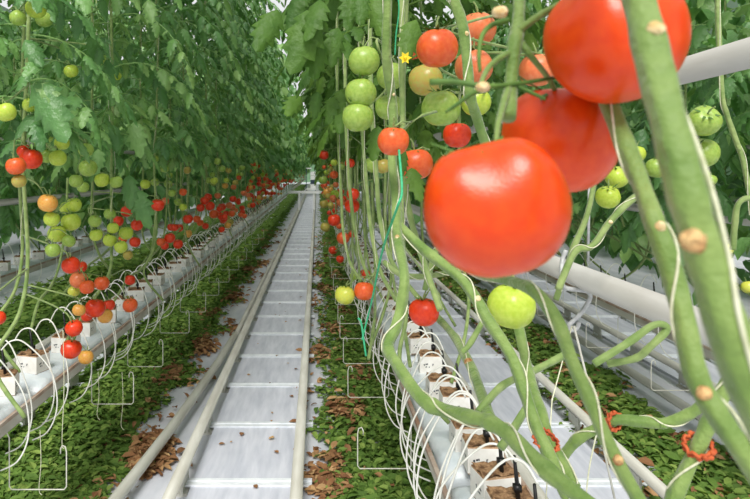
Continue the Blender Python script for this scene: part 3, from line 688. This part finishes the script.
tie(614,421,.76,.010,'orange tie on the level stem beside the curving stem',(1.2,1.2,0))
# hook hanger on the thick pipe, its wires
hp=spline([at(566,250,1.40),at(562,262,1.40),at(562,282,1.36),at(566,288,1.36),at(580,290,1.36),at(588,292,1.36),at(590,298,1.36),at(582,312,1.36),at(572,322,1.36),at(569,326,1.36),at(571,330,1.36),at(577,328,1.36),at(579,322,1.36)],5)
hk=tag(MB().tube(hp,.0052,8).build('pipe_hook',M['wireg']),'grey metal hook carrying the thick white pipe at right','hook')
tag(MB().tube([at(590,60,1.46),at(589,200,1.46),at(588,262,1.46)],.0034,8).build('hanging_wire',M['wireg']),'straight grey wire above the pipe hook, below the giant tomatoes','wire')
tag(MB().tube([at(574,326,1.355),at(599,427,1.33),at(616,505,1.31)],.0026,8).build('hanging_wire',M['wire']),'thin white wire running down from the pipe hook','wire')
tag(MB().tube([at(546,500,1.2),at(552,400,1.25),at(572,326,1.35)],.0014,6).build('twine',M['twine']),'thin slack white twine left of the pipe hook wire','twine')
tag(MB().tube(spline([at(585,505,.9),at(589,470,.9),at(594,445,.9),at(598,428,.9)],6),.0012,6).build('twine',M['twine']),'short white twine end hanging from the level stem','twine')
tag(MB().tube(spline([at(362,340,1.25),at(367,320,1.25),at(372,300,1.2),at(378,270,1.1),at(384,245,1.0),at(392,222,.9),at(398,205,.86),at(402,190,.87),at(399,150,.9)],6),.0019,6).build('twine',M['gtwine']),'green twine strung from the drip tubes up to the upright stem','twine')
tag(MB().tube(spline([at(397,-12,1),at(399,10,1),at(396,35,1),at(395,55,1)],6),.0012,6).build('twine',M['gtwine']),'green twine hanging at the top beside the upright stem','twine')
tag(MB().tube(spline([at(366,356,1.25),at(363,335,1.25),at(361,322,1.25),at(358,318,1.25)],6),.002,6).build('twine',M['gtwine']),'knotted green twine end on the right drip tubes','twine')
for k,(x,y0,y1,Y) in enumerate([(98,372,420,2.6),(122,372,430,2.75),(40,430,495,2.05),(63,330,448,2.1)]):
    tag(MB().tube(spline([at(x,y0,Y),at(x+1,(y0+y1)/2,Y),at(x-1,y1-6,Y),at(x+2,y1,Y)],5),.0013,5).build('twine',M['twine']),['loose twine end hanging in the second wire support at left','loose twine end right inside the second wire support at left','loose twine end inside the nearest wire support at left','loose twine above the hook of the nearest wire support at left'][k],'twine')
# yellow flower
mb=MB(); c=at(405,58,.98)
for q in range(6):
    a=q*PI/3; d=Vector((math.cos(a),-.3,math.sin(a))); s=Vector((-math.sin(a),0,math.cos(a)))
    mb.add([c,c+d*.005+s*.003,c+d*.011,c+d*.005-s*.003],[(0,1,2,3)])
mb.ball(c+Vector((0,-.003,0)),.003)
tag(mb.build('tomato_flower',M['flower']),'small yellow flower left of the large orange-red tomato','flower')

# hero leaves on near plants
def leafpart(pl, name, items, m, seed):
    rng=random.Random(seed); z=Matrix.Rotation(-pl.rotation_euler.z,3,'Z'); o=wloc(pl)
    for (a,b,ln,dr,nn) in items:
        mb=MB(); A=at(*a); B=at(*b); leaflet(mb,A,(B-A),Vector(nn),(B-A).length*ln,dr,True,rng,rng.uniform(.2,.8))
        mb.v=[tuple(z@(Vector(v)-o)+o) for v in mb.v]; mb.build(name,m,pl)
leafpart(PL['L'][0],'leaf',[((36,82,1.85),(68,138,1.8),1.05,.2,(0,-1,.3)),((34,84,1.85),(74,104,1.82),.8,.5,(0,-1,.5)),((30,70,1.85),(10,95,1.8),.8,.4,(0,-1,.5)),((42,60,1.85),(28,66,1.8),1.6,.6,(.2,-1,.4)),((25,40,1.85),(46,66,1.8),.9,.3,(.2,-1,.4))],M['leaf'],3)
leafpart(PL['L'][4],'leaf',[((128,175,2.9),(130,210,2.85),1,.2,(0,-1,.3)),((135,190,2.9),(152,228,2.85),1,.3,(.2,-1,.4)),((112,125,2.8),(118,152,2.75),1,.3,(.2,-1,.4)),((134,122,2.8),(142,158,2.75),1,.3,(.2,-1,.4))],M['leaf'],4)
leafpart(PL['R'][0],'leaf',[((318,8,1.5),(285,72,1.45),1,.3,(0,-1,.4)),((320,0,1.5),(300,40,1.42),.9,.5,(-.5,-1,.4)),((312,20,1.55),(292,62,1.5),1.1,.3,(.4,-1,.2)),((322,40,1.55),(312,78,1.5),1,.3,(.2,-1,.2)),((362,-8,1.45),(360,22,1.42),1.1,.3,(0,-1,.3)),((352,-6,1.5),(346,34,1.45),.9,.3,(.2,-1,.2)),((374,-6,1.5),(384,40,1.45),.9,.3,(-.2,-1,.2)),((338,28,1.6),(330,66,1.55),1,.3,(.3,-1,.3)),((278,10,1.6),(244,56,1.5),.8,.4,(.2,-1,.5)),((318,92,1.7),(314,120,1.7),1,.3,(.3,-1,.3)),((300,96,2),(286,112,1.9),1,.3,(.3,-1,.3))],M['leafR'],5)
leafpart(PL['R'][0],'leaf',[((412,168,1.2),(422,200,1.15),1,.3,(.3,-1,.2)),((378,126,1.4),(372,160,1.35),1,.3,(-.3,-1,.2)),((404,150,1.2),(400,182,1.15),.8,.3,(.4,-1,.2)),((416,20,1.3),(405,58,1.25),1,.3,(.2,-1,.2))],M['leafR'],6)

# ------------------------------------------------------------------ litter on the floor
def litter(n, x0, x1, ya, yb, hgt, L, seed, m, name, label, edge=.06, patch=None):
    rng=random.Random(seed); mb=MB(); k=0
    while k<n:
        t=rng.random(); y=1/((1/ya)+(1/yb-1/ya)*t) if rng.random()<.75 else rng.uniform(ya,min(yb,9))
        e=edge*math.sin(y*5.1)+edge*.8*math.sin(y*11+1)+edge*.5*math.sin(y*23)
        x=rng.uniform(x0-edge+(e if rng.random()<.5 else 0),x1+e)
        if patch and not patch(x,y,rng): continue
        u=(x-x0)/(x1-x0); pile=max(0,hgt*(1-(2*u-1)**2))*(.6+.4*math.sin(y*4+1))
        z=.012+rng.random()*(pile+.012)
        a=rng.uniform(0,6.28); l=L*rng.uniform(.6,1.3)
        dirn=Vector((math.cos(a),math.sin(a),rng.uniform(-.1,.45))); nn=Vector((rng.uniform(-.6,.6),rng.uniform(-.6,.6),1))
        nv=len(mb.v); leaflet(mb,(x,y,z),dirn,nn,l*(1.15 if y<7 else 1.6),rng.uniform(.1,1.4),False,rng,rng.random(),.62)
        for q in range(nv,len(mb.v)):
            v=mb.v[q]
            if v[2]<.006: mb.v[q]=(v[0],v[1],.006+rng.random()*.003)
        k+=1
    if hgt and m is M['litter']:                      # the matted lower layer of the heap
        y=ya; nx=9
        while y<min(58,yb*2.2):
            st=max(.03,.012*y); 
            for i in range(nx):
                e=edge*math.sin(y*5.1)+edge*.8*math.sin(y*11+1)
                x=x0+.02+(x1-x0-.04)*i/nx; w=(x1-x0)/nx
                if (i in (0,nx-1) and rng.random()<.55) or rng.random()<.1: continue
                P=[(x+rng.uniform(-.02,.02)+(e if i>4 else 0)*.6,y+rng.uniform(-.01,.01),.004),(x+w*1.1+(e if i>4 else 0)*.6,y+rng.uniform(-.02,.02),.005),(x+w*1.1+(e if i>4 else 0)*.6,y+st*1.2,.012+rng.random()*.03),(x+rng.uniform(-.02,.02)+(e if i>4 else 0)*.6,y+st*1.2,.012+rng.random()*.02)]
                mb.add(P,[(0,1,2,3)],0,rng.random()*.7)
            y+=st
    o=mb.build(name,m,smooth=False); tag(o,label,'leaf litter',kind='stuff'); return o
gp=lambda x,y,r: True
bp=lambda x,y,r: math.sin(y*7.3+x*9)+math.sin(y*3.1-x*14)>.9 or r.random()<.05
litter(17000,-1.66,-.90,2.0,26,.06,.045,1,M['litter'],'fallen_leaves','green fallen leaves heaped along the floor below the left gutter',.07)
litter(14000,.09,.72,1.5,26,.06,.045,2,M['litter'],'fallen_leaves','green fallen leaves heaped along the floor right of the central track',.06)
litter(8000,1.52,1.95,1.4,14,.06,.05,3,M['litter'],'fallen_leaves','green fallen leaves on the floor of the right aisle',.08)
litter(4500,-3.3,-2.15,2.4,14,.05,.06,4,M['litter'],'fallen_leaves','green fallen leaves on the floor of the left aisle')
litter(3000,-1.06,-.76,2.0,14,.04,.05,5,M['dead'],'dead_leaves','brown dried leaves strewn by the left leaf strip',.08,patch=bp)
litter(2200,-.0,.4,1.6,14,.05,.05,6,M['dead'],'dead_leaves','brown dried leaves strewn right of the central track',.08,patch=bp)
litter(1500,1.45,1.95,1.4,10,.06,.055,7,M['dead'],'dead_leaves','brown dried leaves strewn in the right aisle',.08,patch=bp)
rng=random.Random(77); mb=MB()
for k in range(44):
    y=1/(1/1.9+(1/14-1/1.9)*rng.random()); x=rng.uniform(-.5,-.14); a=rng.uniform(0,6.28)
    leaflet(mb,(x,y,.03),Vector((math.cos(a),math.sin(a),.05)),Vector((0,0,1)),rng.uniform(.015,.04),.1,False,rng,rng.random())
mb.v=[(a,b,max(c,.025)) for a,b,c in mb.v]
tag(mb.build('leaf_scraps',M['dead']),'dark leaf scraps scattered on the white sheets of the central track','leaf litter',kind='stuff')

# ------------------------------------------------------------------ far end: crossbar and trolley
root=empty('crossbar',(-.38,19,.60),'white bar spanning the aisle between the gutters far away','bar')
MB().box(-.93,.16,18.96,19.04,.66,.74).build('bar',M['white'],root,smooth=False)
for x in (-.56,-.1): MB().box(x-.03,x+.03,18.97,19.03,.14,.66).build('leg',M['white'],root,smooth=False)
y=33; root=empty('harvest_trolley',(-.33,y,.14),'white harvest trolley with stacked crates at the far end of the aisle','trolley')
MB().box(-.62,-.04,y-.6,y+.6,.32,.40).build('platform',M['white'],root,smooth=False)
for dx in (-.25,.25):
    for dy in (-.45,.45): MB().tube([(-.33+dx-.02,y+dy,.235),(-.33+dx+.02,y+dy,.235)],.09,14).build('wheel',M['crate'],root)
for k in range(4): MB().box(-.36,-.06,y-.35,y+.3,.41+k*.23,.62+k*.23).build('crate',M['white'] if k!=1 else M['crate'],root,smooth=False)
MB().box(-.60,-.56,y-.5,y-.46,.40,1.5).build('post',M['crate'],root,smooth=False)
MB().box(-.60,-.3,y-.5,y-.46,1.46,1.52).build('handle_bar',M['white'],root,smooth=False)

# ------------------------------------------------------------------ light, sky, camera
w=bpy.data.worlds.new('sky'); bpy.context.scene.world=w; w.use_nodes=True
bg=w.node_tree.nodes['Background']; bg.inputs[0].default_value=(.97,.985,1,1); bg.inputs[1].default_value=.85
s=bpy.data.lights.new('sun','SUN'); s.energy=3.4; s.angle=math.radians(24); s.color=(1,.97,.92)
so=bpy.data.objects.new('sun',s); C.objects.link(so); so.rotation_euler=(math.radians(40),0,math.radians(-8))
cam=bpy.data.cameras.new('camera'); co=bpy.data.objects.new('camera',cam); C.objects.link(co)
co.location=(0,0,ZC); co.rotation_euler=(PI/2,0,0)
cam.sensor_width=36; cam.lens=F/750*36; cam.shift_x=(375-VX)/750; cam.shift_y=-(249.5-VY)/750; cam.clip_start=.02; cam.clip_end=200
cam.dof.use_dof=True; cam.dof.focus_distance=1.5; cam.dof.aperture_fstop=14
sc=bpy.context.scene; sc.camera=co
sc.view_settings.view_transform='Standard'; sc.view_settings.look='None'; sc.view_settings.gamma=1; sc.view_settings.use_curve_mapping=False
sc.view_settings.exposure=.06
